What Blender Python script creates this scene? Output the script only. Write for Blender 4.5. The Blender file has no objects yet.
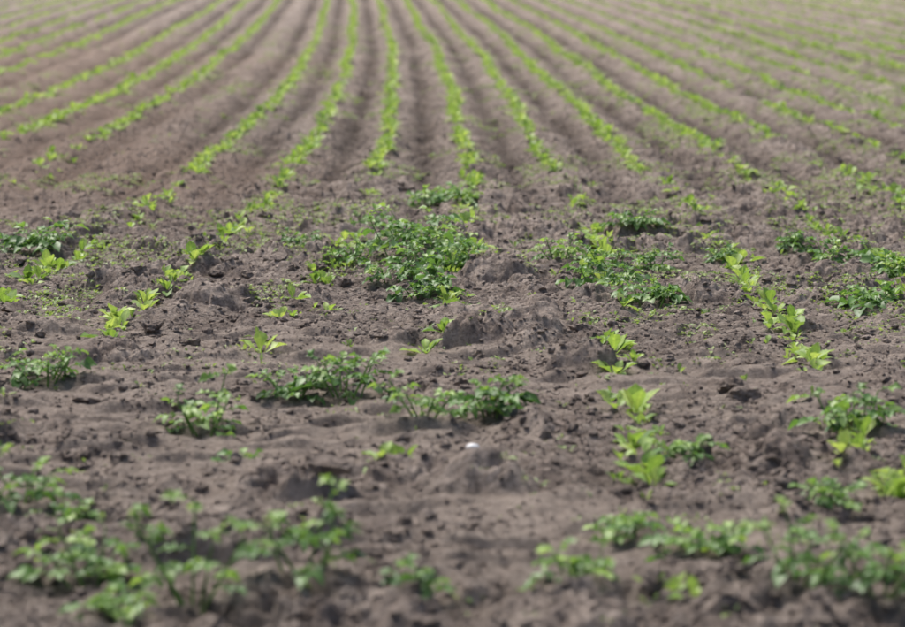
import bpy, math, numpy as np, time
T0=time.time()
rng=np.random.default_rng(7)
scene=bpy.context.scene

# ------------------------------------------------------------------ noise
def perlin(x,y,seed):
    r=np.random.default_rng(seed)
    perm=r.permutation(4096); g=r.random(4096)*2*np.pi
    gx=np.cos(g); gy=np.sin(g)
    xi=np.floor(x).astype(np.int64); yi=np.floor(y).astype(np.int64)
    xf=x-xi; yf=y-yi
    u=xf*xf*xf*(xf*(xf*6-15)+10); v=yf*yf*yf*(yf*(yf*6-15)+10)
    def gr(i,j):
        k=perm[(perm[(xi+i)&4095]+yi+j)&4095]
        return gx[k]*(xf-i)+gy[k]*(yf-j)
    a=gr(0,0); b=gr(1,0); c=gr(0,1); d=gr(1,1)
    return ((a+(b-a)*u)+((c+(d-c)*u)-(a+(b-a)*u))*v)*1.5
def domes(x,y,cell,seed,density):
    """rounded lumps, one per lattice cell with random radius"""
    r=np.random.default_rng(seed)
    perm=r.permutation(4096); jx=r.random(4096); jy=r.random(4096); rad=r.random(4096); on=r.random(4096)
    X=x/cell; Y=y/cell
    xi=np.floor(X).astype(np.int64); yi=np.floor(Y).astype(np.int64)
    out=np.zeros_like(x)
    for i in (-1,0,1):
        for j in (-1,0,1):
            k=perm[(perm[(xi+i)&4095]+yi+j)&4095]
            cx=xi+i+jx[k]; cy=yi+j+jy[k]
            R=(0.3+0.6*rad[k])*(on[k]<density)
            q=R*R-(X-cx)**2-(Y-cy)**2
            out=np.maximum(out,np.sqrt(np.maximum(q,0))*(0.5+0.5*jx[k]))
    return out*cell
def sstep(a,b,x):
    t=np.clip((x-a)/(b-a),0,1); return t*t*(3-2*t)

# ------------------------------------------------------------------ terrain
PD=[0,3.8,4.8,7.5,11.2,14.3,19.8,28,45,60,120,600]
PZ=[0.0,0.0,0.0,-.04,-.11,-.138,-.18,-.114,.105,.27,.6,.7]
CD=[0,3,3.85,4.8,5.65,6.65,7.5,9,11.2,14.1,19.8,28,45,60,100,200]
CX=[-.14,-.13,-.12,-.07,-.06,-.01,.015,.05,.098,.07,-.01,-.2,-.86,-1.55,-3.6,-9]
def smooth_interp(d,xs,ys):
    s=0
    for k,w in ((-.06,.25),(0,.5),(.06,.25)): s=s+w*np.interp(d*(1+k),xs,ys)
    return s
def base_z(x,y): return smooth_interp(y,PD,PZ)
def row_c(y): return smooth_interp(y,CD,CX)
SP=0.45
def track_mask(x,y):
    return sstep(3.5,4.2,y)*(1-sstep(6.6,7.2,y))*sstep(-.20,.08,perlin(x/1.1,y/.32,31)+.28*perlin(x/.16,y/.12,37)+.12)
def micro(x,y):
    x=np.asarray(x,float); y=np.asarray(y,float)
    wx=x+.022*perlin(x/.06,y/.06,11)+.010*perlin(x/.02,y/.02,13)
    wy=y+.022*perlin(x/.06,y/.06,12)+.010*perlin(x/.02,y/.02,14)
    rough=sstep(-.25,.35,perlin(x/.55,y/.45,21)+.5*perlin(x/.2,y/.2,22))
    track=track_mask(x,y)
    far=sstep(9,13,y)
    big=domes(wx,wy,.15,41,.38)*.55*rough*(1-.6*far)+domes(wx,wy,.075,42,.6)*.52*(.2+.8*rough)
    small=domes(wx,wy,.038,43,.8)*.58*(.6+.4*rough)+domes(wx,wy,.022,44,.85)*.6
    z=.016*perlin(x/.8,y/.8,1)+.014*perlin(x/.27,y/.27,2)+.006*perlin(x/.1,y/.1,3)+.004*perlin(x/.035,y/.035,4)+.003*perlin(x/.018,y/.018,5)
    z=z*(1-.25*track)+big*(1-.9*track)+small*(1-.7*track)
    ty=y+.06*perlin(x/.45,y/.45,35)+.014*perlin(x/.12,y/.12,38)+.008*perlin(x/.05,y/.05,36)
    tread=np.clip(np.sin(2*np.pi*ty/.135)*1.8,-1,1)*sstep(-.12,.18,perlin(x/.2,ty/.135,34)+.03)
    z=z+track*(.0125*tread+.010*perlin(x/.3,y/.10,32)+.004*perlin(x/.07,y/.05,39))
    ph=(x-row_c(y))/SP
    fur=np.cos(2*np.pi*ph)
    z=z+far*.015*fur - far*.018*np.exp(-((ph-np.round(ph+.5)+.5)/.12)**2)
    return z, track, rough
def gz(x,y): return base_z(np.asarray(y,float),np.asarray(y,float))+micro(x,y)[0]

def build_mesh(name,verts,faces_list,mats,attrs=None,smooth=True):
    me=bpy.data.meshes.new(name)
    verts=np.asarray(verts,np.float32)
    me.vertices.add(len(verts)); me.vertices.foreach_set('co',verts.ravel())
    n=sum(len(f) for f in faces_list); nl=sum(f.size for f in faces_list)
    me.loops.add(nl); me.polygons.add(n)
    me.loops.foreach_set('vertex_index',np.concatenate([f.ravel() for f in faces_list]).astype(np.int32))
    starts=[];s=0
    for f in faces_list:
        k=f.shape[1]; starts.append(s+np.arange(len(f))*k); s+=f.size
    me.polygons.foreach_set('loop_start',np.concatenate(starts).astype(np.int32))
    me.polygons.foreach_set('use_smooth',np.full(n,smooth))
    for m in mats: me.materials.append(m)
    if attrs:
        for k,a in attrs.items():
            at=me.attributes.new(k,'FLOAT','POINT'); at.data.foreach_set('value',np.asarray(a,np.float32))
    me.update(calc_edges=True)
    ob=bpy.data.objects.new(name,me); scene.collection.objects.link(ob)
    return ob

# ------------------------------------------------------------------ materials
def nmat(name):
    m=bpy.data.materials.new(name); m.use_nodes=True
    nt=m.node_tree; nt.nodes.clear(); return m,nt,nt.nodes,nt.links
def ramp(N,L,src,stops):
    r=N.new('ShaderNodeValToRGB'); L.new(src,r.inputs[0])
    e=r.color_ramp.elements
    while len(e)<len(stops): e.new(.5)
    for el,(p,c) in zip(e,stops):
        el.position=p; el.color=(c,c,c,1) if not isinstance(c,tuple) else (*c,1)
    return r.outputs[0]
def mix(N,L,f,a,b,mode='MIX'):
    m=N.new('ShaderNodeMix'); m.data_type='RGBA'; m.blend_type=mode
    for s,v in ((0,f),(6,a),(7,b)):
        if isinstance(v,(int,float)): m.inputs[s].default_value=v
        elif isinstance(v,tuple): m.inputs[s].default_value=(*v,1)
        else: L.new(v,m.inputs[s])
    return m.outputs[2]
def noise(N,L,co,scale,detail=4,rough=.55):
    n=N.new('ShaderNodeTexNoise'); n.inputs['Scale'].default_value=scale
    n.inputs['Detail'].default_value=detail; n.inputs['Roughness'].default_value=rough
    L.new(co,n.inputs['Vector']); return n.outputs[0]
def attr(N,name):
    a=N.new('ShaderNodeAttribute'); a.attribute_name=name; return a.outputs['Fac']

def soil_mat(name,use_attr=True):
    m,nt,N,L=nmat(name)
    out=N.new('ShaderNodeOutputMaterial'); p=N.new('ShaderNodeBsdfPrincipled')
    L.new(p.outputs[0],out.inputs[0]); p.inputs['Roughness'].default_value=.95
    p.inputs['Specular IOR Level'].default_value=.15
    co=N.new('ShaderNodeTexCoord').outputs['Object']
    moist=(.220,.176,.150); mid=(.335,.274,.235); dry=(.48,.402,.345)
    a=ramp(N,L,noise(N,L,co,2.2,6,.6),[(.38,0.),(.62,1.)])
    c=mix(N,L,a,moist,mid)
    b=ramp(N,L,noise(N,L,co,14,5,.65),[(.42,0.),(.66,1.)])
    c=mix(N,L,b,c,dry)
    g=ramp(N,L,noise(N,L,co,75,6,.8),[(.34,.40),(.5,1.0),(.66,1.5)])
    c=mix(N,L,1.0,c,g,'MULTIPLY')
    if use_attr:
        mt=N.new('ShaderNodeMath'); mt.operation='MULTIPLY'; mt.inputs[1].default_value=.5; L.new(attr(N,'track'),mt.inputs[0])
        c=mix(N,L,mt.outputs[0],c,(.45,.372,.312))
        cavity_shade=ramp(N,L,attr(N,'height'),[(0.,.52),(.3,.92),(.8,1.2)])  # cavity shading put into the colour: hollows darker, tops lighter
        c=mix(N,L,1.0,c,cavity_shade,'MULTIPLY')
        c=mix(N,L,attr(N,'brown'),c,(.36,.265,.208))
        c=mix(N,L,attr(N,'furrow_shade'),c,(.56,.54,.52),'MULTIPLY')
    L.new(c,p.inputs['Base Color'])
    bm=N.new('ShaderNodeBump'); bm.inputs['Strength'].default_value=1.; bm.inputs['Distance'].default_value=.011
    L.new(noise(N,L,co,130,6,.8),bm.inputs['Height'])
    b2=N.new('ShaderNodeBump'); b2.inputs['Strength'].default_value=.95; b2.inputs['Distance'].default_value=.030
    L.new(noise(N,L,co,36,6,.7),b2.inputs['Height']); L.new(b2.outputs[0],bm.inputs['Normal'])
    L.new(bm.outputs[0],p.inputs['Normal'])
    return m
def leaf_mat(name,dark,light,yellow,gloss=.5,spec=.4):
    m,nt,N,L=nmat(name)
    out=N.new('ShaderNodeOutputMaterial'); p=N.new('ShaderNodeBsdfPrincipled')
    p.inputs['Roughness'].default_value=gloss; p.inputs['Specular IOR Level'].default_value=spec
    t=attr(N,'tint')
    c=ramp(N,L,t,[(0.,dark),(.6,light),(1.,yellow)])
    co=N.new('ShaderNodeTexCoord').outputs['Object']
    g=ramp(N,L,noise(N,L,co,90,3,.6),[(.3,.8),(.7,1.2)])
    c=mix(N,L,1.0,c,g,'MULTIPLY')
    rib=ramp(N,L,attr(N,'rib'),[(0.,(1.35,1.25,1.2)),(.35,(1.,1.,1.))])
    c=mix(N,L,1.0,c,rib,'MULTIPLY')
    L.new(c,p.inputs['Base Color'])
    tr=N.new('ShaderNodeBsdfTranslucent')
    c2=mix(N,L,1.0,c,(1.35,1.4,.75),'MULTIPLY'); L.new(c2,tr.inputs['Color'])
    ms=N.new('ShaderNodeMixShader'); ms.inputs[0].default_value=.34
    L.new(p.outputs[0],ms.inputs[1]); L.new(tr.outputs[0],ms.inputs[2]); L.new(ms.outputs[0],out.inputs[0])
    return m
SOIL=soil_mat('soil'); CLOD=soil_mat('soil_clod',False)
BEET=leaf_mat('young_crop_leaf',(.12,.215,.055),(.26,.395,.095),(.41,.52,.17))
POT=leaf_mat('potato_leaf',(.046,.110,.038),(.130,.250,.070),(.31,.45,.13),.45,.4)
WEED=leaf_mat('weed_leaf',(.13,.20,.07),(.24,.34,.11),(.33,.42,.16))

# ------------------------------------------------------------------ ground sheet
def axis_y():
    v=[1.0]
    while v[-1]<700:
        y=v[-1]; st=.006 if 3.2<y<8 else (.02 if y<3.2 else .006+(y-8)*.0030)
        if y>60: st*=1+(y-60)*.05
        v.append(y+st)
    return np.array(v)
def axis_x():
    v=[0.]
    while v[-1]<500:
        x=v[-1]; st=.0065 if x<1.7 else .0065+(x-1.7)*.010
        if x>12: st*=1+(x-12)*.08
        v.append(x+st)
    v=np.array(v); return np.concatenate([-v[:0:-1],v])
ys=axis_y(); xs=axis_x()
X,Y=np.meshgrid(xs,ys); nx=len(xs); ny=len(ys)
print('grid',nx,ny)
x=X.ravel(); y=Y.ravel()
mz,tr,ro=micro(x,y)
z=base_z(x,y)+mz
idx=np.arange(nx*ny).reshape(ny,nx)
F=np.stack([idx[:-1,:-1],idx[:-1,1:],idx[1:,1:],idx[1:,:-1]],-1).reshape(-1,4)
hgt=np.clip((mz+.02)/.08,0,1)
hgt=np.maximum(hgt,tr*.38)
brown=.7*sstep(8.5,12,y)*(1-sstep(24,40,y))*sstep(-.2,-.9,(x/ y*6)+.25*perlin(x/2,y/3,77))
brown=np.clip(brown,0,1)
ph=(x-row_c(y))/SP   # far soil darkened, with shade lines painted between the rows
furrow_shade=sstep(9,15,y)*(.28+.72*np.exp(-((ph-np.floor(ph)-.5)/.20)**2))*(.75+.6*perlin(x/.3,y/1.2,78))*(1-.45*brown)
furrow_shade=np.clip(furrow_shade,0,1)
ground=build_mesh('field_ground',np.stack([x,y,z],-1),[F],[SOIL],{'track':tr,'height':hgt,'brown':brown,'furrow_shade':furrow_shade})
print('ground',time.time()-T0)

# ------------------------------------------------------------------ clods
def ico(sub):
    import bmesh
    bm=bmesh.new(); bmesh.ops.create_icosphere(bm,subdivisions=sub,radius=1)
    v=np.array([q.co[:] for q in bm.verts]); f=np.array([[q.index for q in t.verts] for t in bm.faces]); bm.free(); return v,f
def scatter_clods(sub,n,y0,y1,xw,rad_fn,powr,thr=-.12):
    v,f=ico(sub)
    yy=y0*(y1/y0)**(rng.random(n)**powr); xx=(rng.random(n)*2-1)*(yy*.2+.25)*xw
    keep=(perlin(xx/.4,yy/.4,55)+.35*rng.standard_normal(n)-.42*track_mask(xx,yy))>thr
    xx=xx[keep]; yy=yy[keep]; n=len(xx)
    r=rad_fn(n)
    zz=gz(xx,yy)+r*.15
    V=np.repeat(v[None],n,0)
    for k in range(4):
        d=rng.standard_normal((n,3)); d/=np.linalg.norm(d,axis=1,keepdims=True)
        dot=np.einsum('nvi,ni->nv',V,d)
        cut=.3+.4*rng.random((n,1))
        ex=np.maximum(dot-cut,0)
        V=V-ex[...,None]*d[:,None,:]*.9
    V=V*(1+.12*rng.standard_normal((n,len(v),1)))
    sc=np.stack([.8+.6*rng.random(n),.8+.5*rng.random(n),.5+.35*rng.random(n)],-1)
    V=V*sc[:,None]
    a=rng.random(n)*6.283; ca,sa=np.cos(a)[:,None],np.sin(a)[:,None]
    V=np.stack([V[...,0]*ca-V[...,1]*sa,V[...,0]*sa+V[...,1]*ca,V[...,2]],-1)
    V=V*r[:,None,None]+np.stack([xx,yy,zz],-1)[:,None]
    FF=(f[None]+(np.arange(n)*len(v))[:,None,None]).reshape(-1,3)
    return V.reshape(-1,3),FF
v1,f1=scatter_clods(3,1200,3.0,12,1.,lambda n:.010+.028*rng.random(n)**2.4,1.,-.02)
v2,f2=scatter_clods(2,26000,2.8,16,1.,lambda n:.004+.010*rng.random(n)**2.2,.9,-.25)
v3,f3=scatter_clods(1,110000,2.8,18,1.,lambda n:.002+.0045*rng.random(n)**2,.8,-.5)
build_mesh('soil_clods',np.concatenate([v1,v2,v3]),[f1,f2+len(v1),f3+len(v1)+len(v2)],[CLOD],smooth=False)
print('clods',time.time()-T0)

# ------------------------------------------------------------------ leaves
PROF={'spat':[.10,.16,.62,1.0,.80,.08],'ovate':[.08,.80,1.0,.82,.48,.02]}
class Acc:
    def __init__(s): s.v=[];s.f=[];s.t=[];s.r=[];s.n=0
    def leaves(s,base,az,el,L,W,droop,tint,prof='spat',fold=.25,segs=None,roll=None):
        N=len(az); pr=np.array(PROF[prof])
        if segs:
            q=np.linspace(0,1,segs+1); pr=np.interp(q,np.linspace(0,1,len(pr)),pr)
        k=len(pr); t=np.linspace(0,1,k)
        d=np.stack([np.cos(az)*np.cos(el),np.sin(az)*np.cos(el),np.sin(el)],-1)
        side=np.stack([-np.sin(az),np.cos(az),0*az],-1)
        nr=-np.cross(d,side)
        nr=np.where(nr[:,2:3]<0,-nr,nr)
        if roll is not None:
            c,sn=np.cos(roll)[:,None],np.sin(roll)[:,None]
            side,nr=side*c+nr*sn,nr*c-side*sn
        mid=base[:,None]+d[:,None]*(L[:,None,None]*t[None,:,None])
        mid=mid-np.array([0,0,1.])*(droop[:,None]*L[:,None]*t[None]**2)[...,None]
        w=(W[:,None]*pr[None]*.5)
        wav=.12*W[:,None]*rng.standard_normal((N,k))
        lf=mid+side[:,None]*w[...,None]+nr[:,None]*((w*fold*2+wav*pr))[...,None]
        wav=.12*W[:,None]*rng.standard_normal((N,k))
        rt=mid-side[:,None]*w[...,None]+nr[:,None]*((w*fold*2+wav*pr))[...,None]
        V=np.stack([lf,mid,rt],2).reshape(N,k*3,3)
        i=np.arange(k-1)
        f=np.concatenate([np.stack([i*3,i*3+1,i*3+4,i*3+3],-1),np.stack([i*3+1,i*3+2,i*3+5,i*3+4],-1)])
        FF=(f[None]+(np.arange(N)*k*3)[:,None,None]).reshape(-1,4)+s.n
        s.v.append(V.reshape(-1,3)); s.f.append(FF); s.n+=N*k*3
        s.t.append(np.repeat(tint,k*3)); s.r.append(np.tile(np.tile([1.,0.,1.],k),N))
    def stems(s,A,B,r,tint):
        N=len(A); d=B-A; ref=np.array([.3,.2,1.]); s1=np.cross(d,ref); s1/=np.linalg.norm(s1,axis=1,keepdims=True)+1e-9
        s2=np.cross(d,s1); s2/=np.linalg.norm(s2,axis=1,keepdims=True)+1e-9
        V=[]
        for P,k in ((A,1.),(B,.6)):
            for a in (0,2.094,4.189):
                V.append(P+(s1*math.cos(a)+s2*math.sin(a))*(r*k)[:,None])
        V=np.stack(V,1); f=np.array([[0,1,4,3],[1,2,5,4],[2,0,3,5]])
        s.f.append((f[None]+(np.arange(N)*6)[:,None,None]).reshape(-1,4)+s.n)
        s.v.append(V.reshape(-1,3)); s.n+=N*6; s.t.append(np.repeat(tint,6)); s.r.append(np.ones(N*6))
    def make(s,name,mat):
        return build_mesh(name,np.concatenate(s.v),[np.concatenate(s.f)],[mat],{'tint':np.clip(np.concatenate(s.t),0,1),'rib':np.concatenate(s.r)})

def rosettes(acc,px,py,size,nl,segs=None,tintbase=.6,e0=30,e1=50,wr=.36,drop=0.):
    n=len(px)
    if n==0: return
    pz=gz(px,py)-.003
    P=np.repeat(np.stack([px,py,pz],-1),nl,0); N=n*nl
    az=(np.tile(np.arange(nl)*2.4,n)+np.repeat(rng.random(n)*6.28,nl)+.4*rng.standard_normal(N))
    rank=np.tile(np.arange(nl)/nl,n)
    el=np.radians(np.clip(e0+e1*rank+12*rng.standard_normal(N),5,88))
    sz=np.repeat(size,nl)*(1.0-.25*rank)*(.65+.7*rng.random(N))
    base=P+np.stack([np.cos(az),np.sin(az),0*az],-1)*.004
    tint=tintbase+.28*(rank-.4)+.18*rng.standard_normal(N)+np.repeat(.18*rng.standard_normal(n),nl)
    W=sz*(wr+.12*rng.random(N)); dr=.15+.35*rng.random(N)*(1-rank)
    if drop>0:
        k=rng.random(N)>np.repeat(drop*2*rng.random(n),nl)
        base,az,el,sz,W,dr,tint=base[k],az[k],el[k],sz[k],W[k],dr[k],tint[k]
    acc.leaves(base,az,el,sz,W,dr,tint,'spat',.22,segs)

def seq(*iv):
    o=[]
    for a,b,s in iv: o+=list(np.arange(a,b+1e-6,s))
    return o
near={0:[4.72,4.77,6.35,6.5]+seq((7.1,7.5,.1),(7.9,8.8,.09),(9.2,9.9,.1)),
 1:[3.82,3.86]+seq((4.55,5.65,.065),(6.0,6.7,.085))+[7.1]+seq((7.9,9.6,.09),(10.6,11.3,.1)),
 2:seq((4.45,5.35,.07),(5.95,9.2,.08),(9.2,11.6,.12)),
 -1:[6.3,6.42]+seq((6.9,7.5,.09),(7.8,8.8,.08),(8.9,9.6,.12)),
 -2:seq((6.55,8.4,.075),(8.8,9.9,.09)),
 -3:seq((7.3,7.5,.1),(7.75,9.1,.08),(9.8,10.7,.08)),
 3:seq((7.5,9.5,.085),(9.5,10.1,.13),(10.3,11.5,.09)),
 4:seq((9.5,12.6,.11)),5:seq((10.5,13.5,.12))}
start={0:10.0,1:12.0,2:12.2,3:11.9,4:13.2,5:14.0,6:13.4,-1:10.9,-2:10.1,-3:10.7,-4:14.2,-5:14.0,-6:14.4}
def offs(n):
    if n>=0: return n*SP*(1+.012*max(0,n-2))
    if n>=-3: return n*SP
    if n>=-6: return -3*SP-.86-(-4-n)*.49
    return -3*SP-.86-2*.49-.84-(-7-n)*.49
for n in range(-19,25):
    acc=Acc(); cx=offs(n)
    ds=start.get(n,13+2*rng.random())
    d=[ds]
    while d[-1]<75: d.append(d[-1]+(.045+.025*rng.random())*(1 if d[-1]<30 else 1.35))
    d=np.array(d)
    den=perlin(d/1.3,np.full_like(d,n*7.3),90)+.5*perlin(d/.4,np.full_like(d,n*3.1),91)
    fade=sstep(ds-1,ds+2.,d)
    keep=(rng.random(len(d))<(.5+.45*fade)) & (den>-.6)
    keep&=~((den<-.15)&(fade<.9))
    d=d[keep]
    wig=.016*perlin(d/.9,np.full_like(d,n*1.7),92)+.05*perlin(d/6,np.full_like(d,n*2.3),93)
    px=row_c(d)+cx+wig+.018*rng.standard_normal(len(d))
    vis=np.abs(px)<d*.2+1.2
    px=px[vis]; d=d[vis]
    sz=.056*(.6+.8*rng.random(len(d)))*(.75+.25*sstep(ds,ds+3,d))
    a=d<20
    if a.any(): rosettes(acc,px[a],d[a],sz[a],8,4,.64)
    b=~a
    if b.any(): rosettes(acc,px[b],d[b],sz[b]*1.05,7,3,.70)
    if n in near: q=np.array(near[n])
    else:
        q=np.arange(8.2,ds,.09); q=q[perlin(q/.7,np.full_like(q,n*5.5),94)>-.02]
    if len(q):
        q=q+.03*rng.standard_normal(len(q))
        q=q[rng.random(len(q))<np.where(q<6.8,.97,.85)]
        pxx=row_c(q)+cx+.022*rng.standard_normal(len(q))
        rosettes(acc,pxx,q,.059*(.5+.85*rng.random(len(q))),9,None,.64,drop=.25)
        q2=q+.05*rng.standard_normal(len(q)); k=rng.random(len(q))<.75
        rosettes(acc,(pxx+.035*rng.standard_normal(len(q)))[k],q2[k],.034*(.6+.8*rng.random(k.sum())),6,None,.7,drop=.2)
    acc.make('crop_row',BEET)
print('rows',time.time()-T0)

# ------------------------------------------------------------------ potato plants
def potato(x0,y0,W,H,tb=.42):
    W=W*(.92 if y0<7 else .96); H=H*(.88 if y0<4.5 else .86)
    if y0<4.6: tb+=.08
    acc=Acc(); nst=max(3,int(3+W*22))
    LA={k:[] for k in 'base az el L W droop tint roll'.split()}; SA=[];SB=[];SR=[]
    def leaf(b,az,el,L,Wd,dr,ti):
        LA['base'].append(b);LA['az'].append(az);LA['el'].append(el);LA['L'].append(L);LA['W'].append(Wd);LA['droop'].append(dr);LA['tint'].append(ti);LA['roll'].append(.35*rng.standard_normal())
    up=np.array([0,0,1.])
    for s in range(nst):
        a=s*2.4+rng.random()*.8; rad=W*.28*math.sqrt(rng.random())
        bx=x0+rad*math.cos(a); by=y0+rad*math.sin(a); b=np.array([bx,by,float(gz(np.array([bx]),np.array([by]))[0])-.004])
        lean=.2+.6*rng.random(); sl=H*(.3+.6*rng.random())
        top=b+np.array([math.cos(a)*lean*sl,math.sin(a)*lean*sl,sl])
        SA.append(b);SB.append(top);SR.append(.0030)
        nlv=rng.integers(4,7)
        for j in range(nlv):
            f=(j+1)/nlv; o=b+(top-b)*(.25+.75*f)
            az=a+j*2.1+rng.standard_normal()*.5; el=math.radians(8+60*f*rng.random()+8*rng.standard_normal())
            CL=W*(.28+.22*rng.random())*(1.05-.35*f)
            CL=min(max(CL,.040),.125)
            d=np.array([math.cos(az)*math.cos(el),math.sin(az)*math.cos(el),math.sin(el)])
            def pt(t): return o+d*CL*t-up*CL*.3*t*t
            for t0,t1 in ((0,.35),(.35,.7),(.7,1.)):
                SA.append(pt(t0));SB.append(pt(t1));SR.append(.0015)
            ti=tb+.42*(f-.4)+.16*rng.standard_normal()
            ll=CL*.50
            leaf(pt(.90),az,el-.35,ll*1.2,ll*.92,.35,ti)
            for t,k in ((.42,.68),(.72,1.)):
                for sg in (-1,1):
                    if rng.random()<.93:
                        leaf(pt(t),az+sg*(1.15-.3*t+.15*rng.standard_normal()),el*.5-.1+.2*rng.standard_normal(),ll*k,ll*k*.76,.2+.3*rng.random(),ti+.08*rng.standard_normal())
    A={k:np.array(v) for k,v in LA.items()}
    acc.leaves(A['base'],A['az'],A['el'],A['L'],A['W'],A['droop'],A['tint'],'ovate',.22,None,A['roll'])
    acc.stems(np.array(SA),np.array(SB),np.array(SR),np.full(len(SA),.7))
    return acc.make('potato_plant',POT)
for q in [(-1.46,8.7,.22,.12),(-.95,5.8,.15,.09,.5),(-.52,5.22,.14,.15,.6),(-.36,5.62,.12,.10),(-.25,5.62,.17,.13),
  (-.06,5.2,.10,.13,.58),(.075,5.3,.16,.11),(-.18,7.75,.18,.11),(-.08,7.4,.18,.10),(-.17,8.45,.22,.17),(-.03,8.0,.20,.14),(-.10,8.9,.20,.15,.55),(.03,8.7,.14,.09,.6),
  (-.34,8.2,.14,.10,.6),(.46,7.6,.18,.11),(.57,7.3,.18,.09),(.36,8.3,.12,.12,.65),(.50,8.0,.14,.10),(.67,8.2,.14,.08),(.66,9.2,.18,.05),(-.06,10.9,.22,.10,.6),(.06,10.5,.14,.08,.6),
  (1.28,8.2,.20,.11,.5),(1.42,7.9,.20,.10,.5),(1.22,7.15,.20,.06),(1.22,9.0,.14,.06),(.463,4.85,.12,.05),(.30,4.2,.06,.05),
  (.42,4.08,.15,.05),(.20,3.85,.11,.07,.5),(.54,3.78,.13,.15),(.65,3.68,.08,.12),(-.57,3.88,.15,.17,.5),(-.40,3.74,.11,.20,.5),(-.23,3.80,.14,.16),(-.5,3.62,.08,.09,.5),
  (-.77,4.42,.14,.14,.5),(-.68,4.35,.07,.05),(.68,4.42,.09,.05),(.85,5.2,.16,.13),(-.42,4.85,.05,.03),(-.07,3.72,.07,.05),(.80,4.0,.08,.04),
  (-.55,8.9,.12,.06),(.9,8.4,.1,.05),(-.33,9.8,.12,.06)]:
    potato(*q)
print('potatoes',time.time()-T0)

# ------------------------------------------------------------------ tiny weed seedlings
acc=Acc()
n=200000
yy=6.0*(34/6.0)**(rng.random(n)); xx=(rng.random(n)*2-1)*(yy*.2+.4)
ph=(xx-row_c(yy))/SP; dr=np.abs(ph-np.round(ph))
m=perlin(xx/.5,yy/.9,61)+.6*perlin(xx/.15,yy/.25,62)+.5*sstep(-.5,4,xx)*sstep(8,14,yy)-.9*dr*sstep(9,12,yy)
band=sstep(6.0,7.6,yy)
k=(m>.18-.27*sstep(7.5,9.5,yy)*(1-sstep(11,14,yy)))&(rng.random(n)<.15+.85*band); xx=xx[k];yy=yy[k]
print('weeds',len(xx))
rosettes(acc,xx,yy,(.014+.010*sstep(8,25,yy))*(.6+.9*rng.random(len(xx))),3,2,.6,15,40,.6)
n=1300; yy=3.4+4.*rng.random(n); xx=(rng.random(n)*2-1)*(yy*.2+.2)
k=perlin(xx/.3,yy/.3,63)>.12; xx=xx[k];yy=yy[k]
rosettes(acc,xx,yy,.016*(.6+.9*rng.random(len(xx))),4,3,.5,20,40)
# occasional larger seedlings that stand between the rows
n=280; yy=5.5*(13/5.5)**rng.random(n); xx=(rng.random(n)*2-1)*(yy*.2+.2)
k=perlin(xx/.6,yy/.6,64)>.0; xx=xx[k];yy=yy[k]
rosettes(acc,xx,yy,.032*(.5+.8*rng.random(len(xx))),6,4,.45,25,45,.26,.2)
acc.make('weed_seedlings',WEED)

# ------------------------------------------------------------------ small white stone
v,f=ico(3); v=v*(1+.08*perlin(v[:,0]*1.5+3,v[:,1]*1.5+v[:,2],5))[:,None]*np.array([.014,.011,.009])
cxs,cys=np.meshgrid(np.linspace(.015,.04,8),np.linspace(4.9,5.08,30)); cxs=cxs.ravel(); cys=cys.ravel()
zs=gz(cxs,cys); best=np.argmax(zs); sx,sy,sz_=cxs[best],cys[best],zs[best]
WH,nt,N,L=nmat('white_stone'); o=N.new('ShaderNodeOutputMaterial'); p=N.new('ShaderNodeBsdfPrincipled'); L.new(p.outputs[0],o.inputs[0])
co=N.new('ShaderNodeTexCoord').outputs['Object']
L.new(ramp(N,L,noise(N,L,co,120,3),[(.3,.6),(.7,.8)]),p.inputs['Base Color'])
build_mesh('white_stone',v+np.array([sx,sy,sz_+.006]),[f],[WH])

# ------------------------------------------------------------------ light
w=bpy.data.worlds.new('World'); scene.world=w; w.use_nodes=True
nt=w.node_tree; bg=nt.nodes['Background']; sky=nt.nodes.new('ShaderNodeTexSky'); sky.sky_type='NISHITA'
sky.sun_disc=False; sky.sun_elevation=math.radians(58); sky.sun_rotation=math.radians(-35)
sky.air_density=1.; sky.dust_density=4; sky.ozone_density=1
nt.links.new(sky.outputs[0],bg.inputs[0]); bg.inputs[1].default_value=.15
sd=bpy.data.lights.new('sun','SUN'); sd.energy=4.5; sd.angle=math.radians(22); sd.color=(1,.955,.90)
so=bpy.data.objects.new('sun',sd); scene.collection.objects.link(so)
so.rotation_euler=(math.radians(-32),0,math.radians(35))

# ------------------------------------------------------------------ camera
cd=bpy.data.cameras.new('camera'); cam=bpy.data.objects.new('camera',cd); scene.collection.objects.link(cam); scene.camera=cam
cam.location=(0,0,1.0); cd.sensor_width=36; cd.lens=100; cd.clip_end=2000; cd.clip_start=.05
cam.rotation_euler=(math.radians(90)-math.atan(363.5/2514),0,0)
cd.dof.use_dof=True; cd.dof.focus_distance=7.2; cd.dof.aperture_fstop=4.2
scene.view_settings.view_transform='Standard'; scene.view_settings.look='None'; scene.view_settings.exposure=0
print('done',time.time()-T0)
